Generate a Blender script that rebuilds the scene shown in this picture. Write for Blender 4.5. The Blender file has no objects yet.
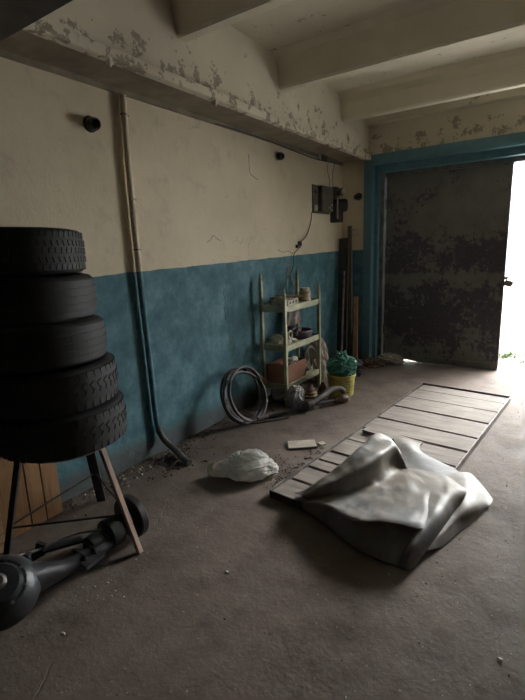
import bpy, bmesh, math, random
from mathutils import Vector, Matrix, noise, Euler
R = math.radians
C = bpy.context.scene.collection
random.seed(7)

# ------------------------------------------------------------------ materials
def _nt(name):
    m = bpy.data.materials.new(name); m.use_nodes = True
    nt = m.node_tree
    b = nt.nodes['Principled BSDF']
    return m, nt, b

def N(nt, typ, **kw):
    n = nt.nodes.new(typ)
    for k, v in kw.items():
        if k in n.inputs: n.inputs[k].default_value = v
        else: setattr(n, k, v)
    return n

def pos(nt, scale=(1, 1, 1), obj=False):
    if obj:
        t = N(nt, 'ShaderNodeTexCoord'); src = t.outputs['Object']
    else:
        t = N(nt, 'ShaderNodeNewGeometry'); src = t.outputs['Position']
    mp = N(nt, 'ShaderNodeMapping'); mp.inputs['Scale'].default_value = scale
    nt.links.new(src, mp.inputs['Vector'])
    return mp.outputs['Vector']

def noi(nt, vec, scale, detail=6, rough=.6, dist=0):
    n = N(nt, 'ShaderNodeTexNoise', Scale=scale, Detail=detail, Roughness=rough, Distortion=dist)
    nt.links.new(vec, n.inputs['Vector']); return n.outputs['Fac']

def ramp(nt, fac, stops):
    r = N(nt, 'ShaderNodeValToRGB')
    els = r.color_ramp.elements
    while len(els) < len(stops): els.new(.5)
    for e, (p, c) in zip(els, stops):
        e.position = p; e.color = (*c, 1) if not isinstance(c, (int, float)) else (c, c, c, 1)
    nt.links.new(fac, r.inputs['Fac']); return r.outputs['Color']

def mix(nt, fac, a, b, mode='MIX'):
    n = N(nt, 'ShaderNodeMix', data_type='RGBA', blend_type=mode)
    for sock, v in ((n.inputs[0], fac), (n.inputs[6], a), (n.inputs[7], b)):
        if hasattr(v, 'node'): nt.links.new(v, sock)
        elif isinstance(v, (int, float)): sock.default_value = v
        else: sock.default_value = (*v, 1)
    return n.outputs[2]

def math_(nt, op, a, b=0.0, clamp=False):
    n = N(nt, 'ShaderNodeMath', operation=op, use_clamp=clamp)
    for i, v in enumerate((a, b)):
        if hasattr(v, 'node'): nt.links.new(v, n.inputs[i])
        else: n.inputs[i].default_value = v
    return n.outputs[0]

def bump(nt, b, h, strength=.4, dist=.01):
    n = N(nt, 'ShaderNodeBump', Strength=strength, Distance=dist)
    nt.links.new(h, n.inputs['Height']); nt.links.new(n.outputs[0], b.inputs['Normal'])

def simple(name, c1, c2=None, scale=8, rough=.7, metal=0, bs=.2, bd=.004, lo=.35, hi=.65, obj=True, stretch=(1, 1, 1), coat=0, spec=.5):
    m, nt, b = _nt(name)
    v = pos(nt, stretch, obj)
    f = noi(nt, v, scale)
    c2 = c2 or tuple(x * .6 for x in c1)
    nt.links.new(ramp(nt, f, [(lo, c2), (hi, c1)]), b.inputs['Base Color'])
    b.inputs['Roughness'].default_value = rough; b.inputs['Metallic'].default_value = metal
    b.inputs['Coat Weight'].default_value = coat
    b.inputs['Specular IOR Level'].default_value = spec
    if bs: bump(nt, b, noi(nt, v, scale * 4, 5), bs, bd)
    return m

def wall_material(name, painted=True, zb=1.337, zk=.0215):
    m, nt, b = _nt(name)
    p = pos(nt); sx = N(nt, 'ShaderNodeSeparateXYZ'); nt.links.new(p, sx.inputs[0])
    big = noi(nt, p, 1.3, 5); mid = noi(nt, p, 7, 7, .65); fine = noi(nt, p, 45, 6, .7)
    cream = ramp(nt, big, [(.3, (.56, .49, .35)), (.7, (.70, .62, .46))])
    cream = mix(nt, ramp(nt, mid, [(.55, 0.), (.8, .55)]), cream, (.36, .31, .23))
    # hairline cracks
    vo = N(nt, 'ShaderNodeTexVoronoi', feature='DISTANCE_TO_EDGE', Scale=1.1)
    wob = N(nt, 'ShaderNodeVectorMath', operation='ADD'); nz = N(nt, 'ShaderNodeTexNoise', Scale=6., Detail=6.)
    nt.links.new(p, nz.inputs['Vector'])
    sc = N(nt, 'ShaderNodeVectorMath', operation='SCALE'); sc.inputs['Scale'].default_value = .35
    nt.links.new(nz.outputs['Color'], sc.inputs[0]); nt.links.new(p, wob.inputs[0]); nt.links.new(sc.outputs[0], wob.inputs[1])
    nt.links.new(wob.outputs[0], vo.inputs['Vector'])
    crk = ramp(nt, vo.outputs['Distance'], [(0, 1.), (.006, 0.)])
    crk = math_(nt, 'MULTIPLY', crk, ramp(nt, noi(nt, p, 1.7, 2), [(.56, 0.), (.66, .55)]))
    if painted:
        blue = ramp(nt, mid, [(.34, (.045, .118, .146)), (.5, (.072, .168, .201)), (.66, (.118, .240, .276))])
        blue = mix(nt, ramp(nt, fine, [(.60, 0.), (.74, .35)]), blue, (.05, .10, .13))
        chip = ramp(nt, noi(nt, p, 24, 7, .75), [(.70, 0.), (.715, 1.)])
        chip = math_(nt, 'MULTIPLY', chip, ramp(nt, noi(nt, p, 2.2, 2), [(.5, 0.), (.65, 1.)]))
        blue = mix(nt, chip, blue, (.42, .42, .36))
        # grime close to the floor
        low = math_(nt, 'SUBTRACT', sx.outputs['Z'], math_(nt, 'MULTIPLY', mid, .22))
        blue = mix(nt, ramp(nt, low, [(0., .75), (.09, 0.)]), blue, (.09, .08, .07))
        line = math_(nt, 'ADD', math_(nt, 'MULTIPLY', sx.outputs['Y'], zk), zb)
        line = math_(nt, 'ADD', line, math_(nt, 'MULTIPLY', math_(nt, 'SUBTRACT', noi(nt, p, 5, 4), .5), .022))
        up = math_(nt, 'GREATER_THAN', sx.outputs['Z'], line)
        col = mix(nt, up, blue, cream)
    else:
        col = cream
    col = mix(nt, crk, col, (.07, .06, .05))
    nt.links.new(col, b.inputs['Base Color']); b.inputs['Roughness'].default_value = .75
    b.inputs['Specular IOR Level'].default_value = .3
    h = math_(nt, 'ADD', math_(nt, 'MULTIPLY', mid, 1.2), math_(nt, 'MULTIPLY', fine, .25))
    h = math_(nt, 'SUBTRACT', h, math_(nt, 'MULTIPLY', crk, .8))
    bump(nt, b, h, .35, .012)
    return m

def ceiling_material(name, zlo=None, zhi=None, dens=.62):
    """whitewash over grey concrete, with flaked patches (more of them between zlo and zhi)"""
    m, nt, b = _nt(name)
    p = pos(nt); sx = N(nt, 'ShaderNodeSeparateXYZ'); nt.links.new(p, sx.inputs[0])
    big = noi(nt, p, 1.2, 4); mid = noi(nt, p, 9, 8, .7); fine = noi(nt, p, 40, 5)
    col = ramp(nt, big, [(.3, (.56, .52, .42)), (.7, (.70, .66, .54))])
    k = ramp(nt, mid, [(dens, 0.), (dens + .02, 1.)])
    if zlo is not None:
        z = math_(nt, 'ADD', sx.outputs['Z'], math_(nt, 'MULTIPLY', math_(nt, 'SUBTRACT', big, .5), .35))
        band = ramp(nt, N_map(nt, z, zlo, zhi), [(0., 1.), (.45, .8), (1., 0.)])
        k2 = ramp(nt, math_(nt, 'ADD', mid, math_(nt, 'MULTIPLY', band, .135)), [(.655, 0.), (.68, 1.)])
        k = math_(nt, 'MAXIMUM', math_(nt, 'MULTIPLY', k, .6), k2)
    col = mix(nt, k, col, ramp(nt, fine, [(.3, (.26, .23, .18)), (.7, (.40, .36, .28))]))
    nt.links.new(col, b.inputs['Base Color']); b.inputs['Roughness'].default_value = .85
    b.inputs['Specular IOR Level'].default_value = .2
    bump(nt, b, math_(nt, 'SUBTRACT', math_(nt, 'MULTIPLY', fine, .3), k), .5, .008)
    return m

def N_map(nt, v, a, b_):
    n = N(nt, 'ShaderNodeMapRange'); n.inputs['From Min'].default_value = a; n.inputs['From Max'].default_value = b_
    nt.links.new(v, n.inputs['Value']); return n.outputs['Result']

def floor_material():
    m, nt, b = _nt('dirty_concrete')
    p = pos(nt)
    big = noi(nt, p, .8, 4); mid = noi(nt, p, 5, 9, .62, 0); fine = noi(nt, p, 48, 8, .78)
    col = ramp(nt, big, [(.3, (.098, .073, .059)), (.7, (.150, .119, .100))])
    col = mix(nt, ramp(nt, mid, [(.35, .0), (.75, .75)]), col, (.205, .172, .147))
    col = mix(nt, ramp(nt, noi(nt, p, 2.6, 6, .7), [(.48, 0.), (.66, .75)]), col, (.066, .050, .042))
    col = mix(nt, ramp(nt, fine, [(.62, 0.), (.75, .6)]), col, (.06, .05, .045))
    spk = ramp(nt, noi(nt, p, 70, 4, .5), [(.70, 0.), (.72, .8)])
    col = mix(nt, spk, col, (.50, .46, .40))
    # tyre-rubbed stripes running towards the door
    p2 = pos(nt, (9, .7, 1)); st = noi(nt, p2, 1.6, 6, .7, .4)
    col = mix(nt, ramp(nt, st, [(.45, 0.), (.75, .45)]), col, (.12, .10, .09))
    nt.links.new(col, b.inputs['Base Color'])
    b.inputs['Specular IOR Level'].default_value = .22
    rg = ramp(nt, mid, [(.3, .62), (.7, .9)]); nt.links.new(rg, b.inputs['Roughness'])
    vo = N(nt, 'ShaderNodeTexVoronoi', feature='DISTANCE_TO_EDGE', Scale=1.6)
    wob = N(nt, 'ShaderNodeMix', data_type='VECTOR'); wob.inputs[0].default_value = .12
    nz = N(nt, 'ShaderNodeTexNoise', Scale=4., Detail=6.); nt.links.new(p, nz.inputs['Vector'])
    nt.links.new(p, wob.inputs[4]); nt.links.new(nz.outputs['Color'], wob.inputs[5])
    nt.links.new(wob.outputs[1], vo.inputs['Vector'])
    crk = math_(nt, 'MULTIPLY', ramp(nt, vo.outputs['Distance'], [(0, 1.), (.008, 0.)]), ramp(nt, noi(nt, p, 1.1, 2), [(.56, 0.), (.66, .7)]))
    h = math_(nt, 'ADD', math_(nt, 'MULTIPLY', mid, 1.1), math_(nt, 'MULTIPLY', fine, .35))
    h = math_(nt, 'SUBTRACT', h, math_(nt, 'MULTIPLY', crk, .35))
    bump(nt, b, h, .6, .018)
    return m

def door_material():
    m, nt, b = _nt('peeled_door_paint')
    p = pos(nt); sx = N(nt, 'ShaderNodeSeparateXYZ'); nt.links.new(p, sx.inputs[0])
    a = noi(nt, p, 3.2, 4, .6, .3); mid = noi(nt, pos(nt, (1.15, 1, .9)), 16, 8, .7); fine = noi(nt, p, 45, 5)
    f = math_(nt, 'ADD', math_(nt, 'MULTIPLY', a, .45), math_(nt, 'MULTIPLY', mid, .55))
    # the paint is worn away mostly at chest height and in the middle of the lower half
    band = ramp(nt, N_map(nt, sx.outputs['Z'], 0, 2.33), [(0, .0), (.12, .05), (.24, .13), (.40, .11), (.475, .0), (.50, .11), (.58, .13), (.67, .07), (.71, .02), (.82, .0), (.88, .045), (.94, .0)])
    r = N(nt, 'ShaderNodeSeparateColor'); nt.links.new(band, r.inputs[0])
    k = ramp(nt, math_(nt, 'ADD', f, r.outputs[0]), [(.55, 0.), (.585, 1.)])
    paint = ramp(nt, noi(nt, p, 6, 6), [(.3, (.100, .104, .092)), (.7, (.145, .148, .130))])
    col = mix(nt, k, paint, ramp(nt, fine, [(.3, (.026, .024, .036)), (.7, (.060, .055, .070))]))
    nt.links.new(col, b.inputs['Base Color'])
    nt.links.new(ramp(nt, k, [(0, .5), (1, .42)]), b.inputs['Roughness'])
    bump(nt, b, math_(nt, 'SUBTRACT', math_(nt, 'MULTIPLY', fine, .3), k), .5, .003)
    return m

def frame_material():
    m, nt, b = _nt('blue_frame_paint')
    p = pos(nt); mid = noi(nt, p, 11, 8, .72); fine = noi(nt, p, 50, 5)
    col = ramp(nt, mid, [(.3, (.060, .155, .195)), (.7, (.10, .22, .27))])
    chip = ramp(nt, noi(nt, p, 16, 8, .75), [(.655, 0.), (.67, 1.)])
    col = mix(nt, chip, col, (.5, .5, .42))
    nt.links.new(col, b.inputs['Base Color']); b.inputs['Roughness'].default_value = .6
    bump(nt, b, math_(nt, 'ADD', math_(nt, 'MULTIPLY', fine, .3), mid), .3, .01)
    return m

def rubber_sheet_material():
    m, nt, b = _nt('glossy_grey_rubber')
    p = pos(nt); mid = noi(nt, p, 6, 7, .65, .5); big = noi(nt, p, 2.5, 3)
    col = ramp(nt, mid, [(.3, (.060, .063, .067)), (.5, (.125, .126, .125)), (.75, (.235, .23, .215))])
    col = mix(nt, ramp(nt, big, [(.42, 0.), (.60, .7)]), col, (.215, .18, .138))
    nt.links.new(col, b.inputs['Base Color'])
    nt.links.new(ramp(nt, noi(nt, p, 14, 7, .7), [(.3, .45), (.75, .70)]), b.inputs['Roughness'])
    b.inputs['Specular IOR Level'].default_value = .6
    h = math_(nt, 'ADD', mid, math_(nt, 'MULTIPLY', noi(nt, p, 40, 4), .12))
    bump(nt, b, h, .25, .010)
    return m

def wood_material(name, c1, c2, stretch=(1, 12, 12), rough=.7, scale=3., obj=True):
    m, nt, b = _nt(name)
    v = pos(nt, stretch, obj); g = noi(nt, v, scale, 7, .65, .8); f = noi(nt, pos(nt, (1, 1, 1), obj), 5, 5)
    col = ramp(nt, g, [(.32, c2), (.62, c1)])
    col = mix(nt, ramp(nt, f, [(.5, 0.), (.75, .5)]), col, tuple(x * .45 for x in c2))
    nt.links.new(col, b.inputs['Base Color']); b.inputs['Roughness'].default_value = rough
    bump(nt, b, g, .35, .004)
    return m

def plastic_material(name, col, trans=.5, rough=.35):
    m, nt, b = _nt(name)
    v = pos(nt, (1, 1, 1), True); f = noi(nt, v, 14, 6, .6, 1.)
    c = ramp(nt, f, [(.3, tuple(x * .75 for x in col)), (.7, col)])
    nt.links.new(c, b.inputs['Base Color']); b.inputs['Roughness'].default_value = rough
    tr = N(nt, 'ShaderNodeBsdfTranslucent'); nt.links.new(c, tr.inputs['Color'])
    mx = N(nt, 'ShaderNodeMixShader'); mx.inputs[0].default_value = trans
    nt.links.new(b.outputs[0], mx.inputs[1]); nt.links.new(tr.outputs[0], mx.inputs[2])
    nt.links.new(mx.outputs[0], nt.nodes['Material Output'].inputs['Surface'])
    bump(nt, b, f, .5, .01)
    return m

def gravel_material():
    m, nt, b = _nt('pale_gravel')
    p = pos(nt); a = noi(nt, p, 3, 8, .7); f = noi(nt, p, 30, 6, .7)
    col = ramp(nt, a, [(.3, (.40, .38, .36)), (.7, (.62, .60, .58))])
    col = mix(nt, ramp(nt, f, [(.5, 0.), (.7, .5)]), col, (.28, .26, .25))
    nt.links.new(col, b.inputs['Base Color']); b.inputs['Roughness'].default_value = .95
    bump(nt, b, f, .6, .03)
    return m

M = {}
M['wall'] = wall_material('painted_plaster')
M['plaster'] = wall_material('bare_plaster', False)
M['ceil'] = ceiling_material('whitewashed_ceiling', dens=.62)
M['edge'] = ceiling_material('flaking_whitewash', 2.52, 2.90, .63)
M['soffit'] = simple('dark_plaster', (.27, .235, .17), (.17, .145, .105), 4, .9, 0, .3, obj=False)  # darker brown plaster tone, for the beam underside and the wall-top strip
M['hidden'] = simple('darkened_unseen_plaster', (.13, .115, .09), (.07, .062, .05), 2, .9, 0, .2, obj=False)  # unseen walls, coloured dark to cut the bounce light
M['joist'] = ceiling_material('whitewashed_joist', dens=.70)
M['floor'] = floor_material()
M['door'] = door_material()
M['frame'] = frame_material()
M['steel_old'] = simple('old_grey_steel', (.17, .18, .18), (.07, .08, .085), 9, .55, .2)
M['gravel'] = gravel_material()
M['sheet'] = rubber_sheet_material()
M['tyre'] = simple('tyre_rubber', (.022, .022, .023), (.012, .012, .013), 12, .66, 0, .15)
M['black'] = simple('black_plastic', (.02, .02, .022), (.01, .01, .011), 10, .5)
M['darksteel'] = simple('dark_steel', (.05, .047, .045), (.022, .02, .02), 14, .5, .35)
M['axle'] = simple('greasy_cast_iron', (.055, .058, .062), (.022, .022, .024), 9, .42, .35, .3)
M['leg_wood'] = wood_material('stand_wood', (.36, .25, .18), (.22, .15, .11), (12, 12, 1))
M['crate'] = wood_material('yellow_pine', (.32, .175, .075), (.20, .105, .045), (1, 10, 1))
M['slat'] = wood_material('crate_slat', (.40, .27, .13), (.22, .14, .07), (1, 1, 10))
M['plank'] = wood_material('grey_weathered_plank', (.235, .208, .178), (.118, .10, .085), (1.2, 12, 14), .8, obj=False)
M['tan_plank'] = wood_material('tan_plank', (.50, .29, .17), (.34, .19, .11), (12, 12, 1))
M['dark_plank'] = wood_material('black_plank', (.05, .047, .047), (.02, .02, .02), (12, 12, 1))
M['brown_plank'] = wood_material('brown_plank', (.13, .10, .085), (.06, .05, .045), (12, 12, 1))
M['iron'] = simple('angle_iron', (.27, .25, .23), (.12, .10, .09), 14, .5, .4)
M['rack'] = simple('pale_green_enamel', (.42, .43, .26), (.26, .265, .16), 10, .45)
M['card'] = simple('brown_cardboard', (.29, .14, .09), (.21, .10, .065), 5, .8)
M['cardgrey'] = simple('dusty_cardboard', (.47, .42, .35), (.33, .29, .24), 9, .85)
M['white_bag'] = plastic_material('white_plastic_film', (.97, .97, .94), .65, .35)
M['grey_bag'] = plastic_material('grey_plastic_film', (.42, .41, .40), .15, .5)
M['green_bag'] = plastic_material('green_plastic_film', (.12, .36, .28), .25, .35)
M['yellow'] = simple('yellow_plastic', (.50, .44, .10), (.36, .31, .07), 6, .45)
M['paper'] = simple('off_white_paper', (.66, .62, .54), (.45, .42, .36), 12, .85)
M['cloth'] = simple('dirty_cloth', (.42, .37, .32), (.24, .21, .18), 14, .95)
M['enamel'] = simple('chipped_enamel', (.62, .58, .48), (.38, .34, .27), 12, .4)
M['pan'] = simple('purple_grey_pan', (.075, .066, .078), (.035, .03, .036), 14, .5)
M['tin'] = simple('tin_can', (.48, .38, .27), (.30, .22, .15), 14, .45, .2)
M['rubber_hose'] = simple('dusty_hose', (.105, .10, .095), (.05, .046, .042), 14, .55)
M['cord'] = simple('black_cord', (.05, .048, .045), (.03, .028, .026), 10, .6)
M['copper'] = simple('copper_fitting', (.42, .22, .12), (.25, .12, .07), 10, .4, .5)
M['metal'] = simple('worn_bright_metal', (.45, .43, .40), (.25, .23, .21), 16, .4, .6)
M['bootbrown'] = simple('brown_rubber_boot', (.15, .085, .05), (.08, .045, .03), 12, .5)
M['brass'] = simple('brass_band', (.55, .42, .20), (.35, .25, .12), 12, .35, .7)
M['bakelite'] = simple('bakelite', (.018, .016, .015), None, 10, .35)
M['ceramic'] = simple('grimy_ceramic', (.50, .46, .38), (.34, .30, .25), 10, .4)
M['boxgrey'] = simple('grey_switch_box', (.115, .11, .085), (.06, .055, .045), 14, .6)
M['pipe_c'] = M['plaster']
M['rubble'] = simple('plaster_rubble', (.19, .165, .14), (.09, .078, .066), 25, .95, 0, .3, obj=False)
M['stone'] = simple('white_chip', (.75, .72, .66), (.50, .46, .40), 20, .9)
M['outwall'] = simple('pale_blue_outside_wall', (.60, .72, .74), (.52, .62, .64), 2, .9)
M['outroof'] = simple('grey_outside_roof', (.42, .44, .43), (.33, .35, .34), 3, .9)
def grass_mat():
    m, nt, b = _nt('fresh_grass')
    f = noi(nt, pos(nt), 12, 4)
    nt.links.new(ramp(nt, f, [(.3, (.018, .045, .006)), (.7, (.05, .085, .014))]), b.inputs['Base Color'])
    b.inputs['Roughness'].default_value = .8
    return m
M['grass'] = grass_mat()

# ------------------------------------------------------------------ geometry helpers
class MB:
    def __init__(s): s.bm = bmesh.new()
    def box(s, c, d, rot=None, bev=0, taper=None):
        r = bmesh.ops.create_cube(s.bm, size=1)
        vs = r['verts']
        for v in vs:
            k = 1
            if taper and v.co.z > 0: k = taper
            v.co = Vector((v.co.x * d[0] * k, v.co.y * d[1] * k, v.co.z * d[2]))
        if bev:
            es = list({e for v in vs for e in v.link_edges})
            q = bmesh.ops.bevel(s.bm, geom=es, offset=bev, segments=2, affect='EDGES', profile=.5)
            vs = list({v for f in q['faces'] for v in f.verts} | {v for v in vs if v.is_valid})
        m = Matrix.Translation(Vector(c))
        if rot is not None: m = m @ (rot if isinstance(rot, Matrix) else Euler(rot).to_matrix().to_4x4())
        bmesh.ops.transform(s.bm, matrix=m, verts=vs)
        return s
    def lo(s, lo, hi, bev=0):
        return s.box([(a + b) / 2 for a, b in zip(lo, hi)], [abs(b - a) for a, b in zip(lo, hi)], bev=bev)
    def beam(s, a, b, w, h, up=(0, 0, 1), bev=0):
        a, b = Vector(a), Vector(b); z = (b - a); L = z.length; z.normalize()
        x = z.cross(Vector(up))
        if x.length < 1e-3: x = z.cross(Vector((1, 0, 0)))
        x.normalize(); y = z.cross(x)
        m = Matrix((x, y, z)).transposed().to_4x4()
        return s.box((a + b) / 2, (w, h, L), m, bev)
    def lathe(s, prof, c=(0, 0, 0), axis=(0, 0, 1), seg=32, closed=False, cap=True):
        ax = Vector(axis).normalized(); q = Vector((0, 0, 1)).rotation_difference(ax).to_matrix().to_4x4()
        m = Matrix.Translation(Vector(c)) @ q
        rings = []
        for r, z in prof:
            if r < 1e-5: rings.append([s.bm.verts.new(m @ Vector((0, 0, z)))])
            else: rings.append([s.bm.verts.new(m @ Vector((r * math.cos(6.283185 * i / seg), r * math.sin(6.283185 * i / seg), z))) for i in range(seg)])
        pr = list(zip(rings, rings[1:]))
        if closed: pr.append((rings[-1], rings[0]))
        for A, B in pr:
            for i in range(seg):
                j = (i + 1) % seg
                if len(A) == 1 and len(B) == 1: continue
                if len(A) == 1: f = (A[0], B[i], B[j])
                elif len(B) == 1: f = (A[i], B[0], A[j])
                else: f = (A[i], B[i], B[j], A[j])
                try: s.bm.faces.new(f)
                except ValueError: pass
        if cap and not closed:
            for Rg in (rings[0], rings[-1]):
                if len(Rg) > 2: s.bm.faces.new(Rg)
        return s
    def cyl(s, a, b, r, r2=None, seg=16):
        a, b = Vector(a), Vector(b)
        return s.lathe([(r, 0), (r if r2 is None else r2, (b - a).length)], a, b - a, seg)
    def tube(s, pts, r, seg=8, closed=False):
        P = [Vector(p) for p in pts]; n = len(P); rings = []
        rr = r if callable(r) else (lambda t: r)
        prev = None
        for i in range(n):
            if closed: t = P[(i + 1) % n] - P[i - 1]
            else: t = P[min(i + 1, n - 1)] - P[max(i - 1, 0)]
            t.normalize()
            if prev is None:
                u = t.cross(Vector((0, 0, 1)))
                if u.length < .1: u = t.cross(Vector((1, 0, 0)))
            else: u = prev - t * prev.dot(t)
            u.normalize(); prev = u; w = t.cross(u)
            k = rr(i / max(n - 1, 1))
            rings.append([s.bm.verts.new(P[i] + (u * math.cos(6.283185 * j / seg) + w * math.sin(6.283185 * j / seg)) * k) for j in range(seg)])
        for i in range(n if closed else n - 1):
            A, B = rings[i], rings[(i + 1) % n]
            for j in range(seg):
                s.bm.faces.new((A[j], A[(j + 1) % seg], B[(j + 1) % seg], B[j]))
        if not closed:
            s.bm.faces.new(rings[0][::-1]); s.bm.faces.new(rings[-1])
        return s
    def grid(s, rows, thick=0):
        """rows of points -> one sheet, given thickness downwards along the normal"""
        V = [[s.bm.verts.new(Vector(p)) for p in r] for r in rows]
        for a, b in zip(V, V[1:]):
            for i in range(len(a) - 1): s.bm.faces.new((a[i], a[i + 1], b[i + 1], b[i]))
        s.bm.normal_update()
        if thick: bmesh.ops.solidify(s.bm, geom=list(s.bm.faces), thickness=thick)
        return s
    def build(s, name, mat, parent=None, smooth=False, **kw):
        bmesh.ops.recalc_face_normals(s.bm, faces=list(s.bm.faces))
        me = bpy.data.meshes.new(name); s.bm.to_mesh(me); s.bm.free()
        if smooth:
            for p in me.polygons: p.use_smooth = True
            try: me.set_sharp_from_angle(angle=R(smooth if smooth is not True else 40))
            except Exception: pass
        o = bpy.data.objects.new(name, me); C.objects.link(o)
        me.materials.append(M[mat] if isinstance(mat, str) else mat)
        if parent is not None: o.parent = parent
        for k, v in kw.items(): o[k] = v
        return o

def spline(P, n=8, closed=False):
    P = [Vector(p) for p in P]; out = []; L = len(P)
    g = (lambda i: P[i % L]) if closed else (lambda i: P[i] if 0 <= i < L else (P[0] * 2 - P[1] if i < 0 else P[-1] * 2 - P[-2]))
    for i in range(L if closed else L - 1):
        a, b, c, d = g(i - 1), g(i), g(i + 1), g(i + 2)
        for k in range(n):
            t = k / n
            out.append(.5 * ((2 * b) + (c - a) * t + (2 * a - 5 * b + 4 * c - d) * t * t + (3 * b - a - 3 * c + d) * t ** 3))
    if not closed: out.append(P[-1])
    return out

def surf(rows, nu=6, nv=6):
    a = [spline(r, nu) for r in rows]
    cols = [spline([a[i][j] for i in range(len(a))], nv) for j in range(len(a[0]))]
    return [[cols[j][i] for j in range(len(cols))] for i in range(len(cols[0]))]

def thing(name, label, cat, loc=(0, 0, 0), rz=0, group=None):
    o = bpy.data.objects.new(name, None); C.objects.link(o)
    o.location = loc; o.rotation_euler = (0, 0, rz); o.empty_display_size = .05
    o['label'] = label; o['category'] = cat
    if group: o['group'] = group
    return o

def tag(o, label, cat, group=None):
    o['label'] = label; o['category'] = cat
    if group: o['group'] = group
    return o

def struct(mb, name, mat, parent=None, smooth=False):
    o = mb.build(name, mat, parent, smooth)
    if parent is None: o['kind'] = 'structure'
    return o

def crumple(mb, c, dims, seed=0, sub=5, amp=.16, freq=2.0, flat=-.75, crease=.10):
    """soft bag or rag: a rounded body pulled into long ridged folds, flattened where it lies"""
    r = bmesh.ops.create_icosphere(mb.bm, subdivisions=sub, radius=1)
    off = Vector((seed * 3.7, seed * 1.3, seed * 2.1))
    for v in r['verts']:
        p = v.co.copy()
        d = noise.noise(p * freq * .6 + off) * amp * 1.6
        q = p * freq + off + noise.noise_vector(p * freq * .7 + off) * .7
        d += (.5 - abs(noise.noise(q)) * 2.2) * crease * 1.3 + (.5 - abs(noise.noise(q * 2.3)) * 2.2) * crease * .55
        w = p * (1 + d)
        if w.z < flat: w.z = flat + (w.z - flat) * .06
        v.co = Vector((w.x * dims[0], w.y * dims[1], w.z * dims[2])) + Vector(c)
    return mb

# ------------------------------------------------------------------ the room
XW, YB, YD = -2.5, 5.58, 5.82         # left wall, inner face of the door wall, plane of the door leaf
XR, YF, ZC = 5.5, -6.5, 3.06  # right and front walls set far out of view to lower bounce light
struct(MB().lo((XW - .25, YF - .2, -.3), (XR + .2, YD + .2, 0)), 'floor', 'floor')
struct(MB().lo((XW - .25, YF - .2, 0), (XW, YD + .2, 3.3)), 'wall_left', 'wall')
struct(MB().lo((XR, YF - .2, 0), (XR + .2, YD + .2, 3.3)), 'wall_right', 'hidden')
struct(MB().lo((XW, YF - .2, 0), (XR, YF, 3.3)), 'wall_front', 'hidden')
struct(MB().lo((-2.14, YB - .0, 2.57), (XR, YD + .2, 3.3)).lo((-2.14, YB - .10, 2.90), (XR, YB, 3.08)), 'trim_23', 'edge')
bw = MB().lo((XW, YB, 0), (-2.19, YD + .2, 2.57)).lo((XW, YB, 2.57), (-2.14, YD + .2, 3.3)).lo((.95, YB, 0), (XR, YD + .2, 2.57))
struct(bw, 'wall_back', 'wall')
struct(MB().lo((XW, YF, ZC), (XR, YB, 3.3)), 'ceiling', 'ceil')
# longitudinal beam over the left wall with its lip
cb = MB().lo((XW, YF, 2.57), (-2.15, YB, ZC)).lo((-2.17, YF, 2.515), (-2.105, YB, 2.572), .008)
bm_o = struct(cb, 'trim_1', 'edge')
bm_o.location.x = -.0
sm = MB().lo((XW, YF, 2.54), (-2.165, YB, 2.572))
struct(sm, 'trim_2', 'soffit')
for i, y in enumerate((1.75, 2.62, 3.5, 4.4)):
    g = MB(); v = [g.bm.verts.new(p) for p in ((-2.10, y, 2.52), (-2.10, y + .05, 2.52), (-2.17, y + .02, 2.52), (-2.12, y + .02, 2.475))]
    for f in ((0, 1, 2), (0, 3, 1), (1, 3, 2), (2, 3, 0)): g.bm.faces.new([v[k] for k in f])
    g.build('bracket', 'edge', bm_o)
struct(MB().lo((XW, YF, 2.508), (XW + .014, YB, 2.54)), 'trim_24', 'soffit')  # dark strip standing in for the shadow gap along the wall top
wl = bpy.data.objects['wall_left']
for pts in ([(2.90, 1.58), (2.95, 1.60), (2.985, 1.635), (3.02, 1.615), (3.08, 1.59)], [(3.11, 1.27), (3.13, 1.20), (3.08, 1.15), (3.10, 1.08), (3.085, 1.0), (3.09, .90)],
            [(3.545, 2.35), (3.55, 2.26), (3.56, 2.19), (3.60, 2.17), (3.68, 2.145)], [(4.42, 1.50), (4.36, 1.47), (4.28, 1.45), (4.26, 1.38)], [(4.0, 1.50), (4.1, 1.47), (4.2, 1.48), (4.30, 1.45)]):
    MB().tube([(XW - .0003, q.x, q.y) for q in spline([(y, z, 0) for y, z in pts], 4)], .0022, 5).build('crack', 'darksteel', wl)
# ribs across the ceiling: tapered section
def rib(name, y0):
    m = MB(); rows = []
    sec = [(y0 - .12, ZC + .02), (y0 - .10, ZC - .005), (y0 - .055, ZC - .04), (y0 - .03, ZC - .10), (y0, 2.82), (y0 + .015, 2.805), (y0 + .085, 2.805), (y0 + .10, 2.82), (y0 + .135, ZC - .02), (y0 + .15, ZC + .02)]
    for x in (-2.16, XR): rows.append([m.bm.verts.new((x, y, z)) for y, z in sec])
    for i in range(len(sec)): m.bm.faces.new((rows[0][i], rows[0][(i + 1) % len(sec)], rows[1][(i + 1) % len(sec)], rows[1][i]))
    m.bm.faces.new(rows[0]); m.bm.faces.new(rows[1][::-1])
    return struct(m, name, 'joist')
for i, y in enumerate((2.33, 3.53, 4.78, 1.10, -.12, -1.35, -2.58, -3.8, -5.0)): rib('trim_%d' % (i + 3), y)
# front-most dark steel girder
g = MB().lo((XW, .60, 2.27), (XR, 1.0, 2.285)).lo((XW, .75, 2.285), (XR, .80, 2.44)).lo((XW, .60, 2.44), (XR, 1.0, 2.46))
struct(g, 'trim_20', 'darksteel')
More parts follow.
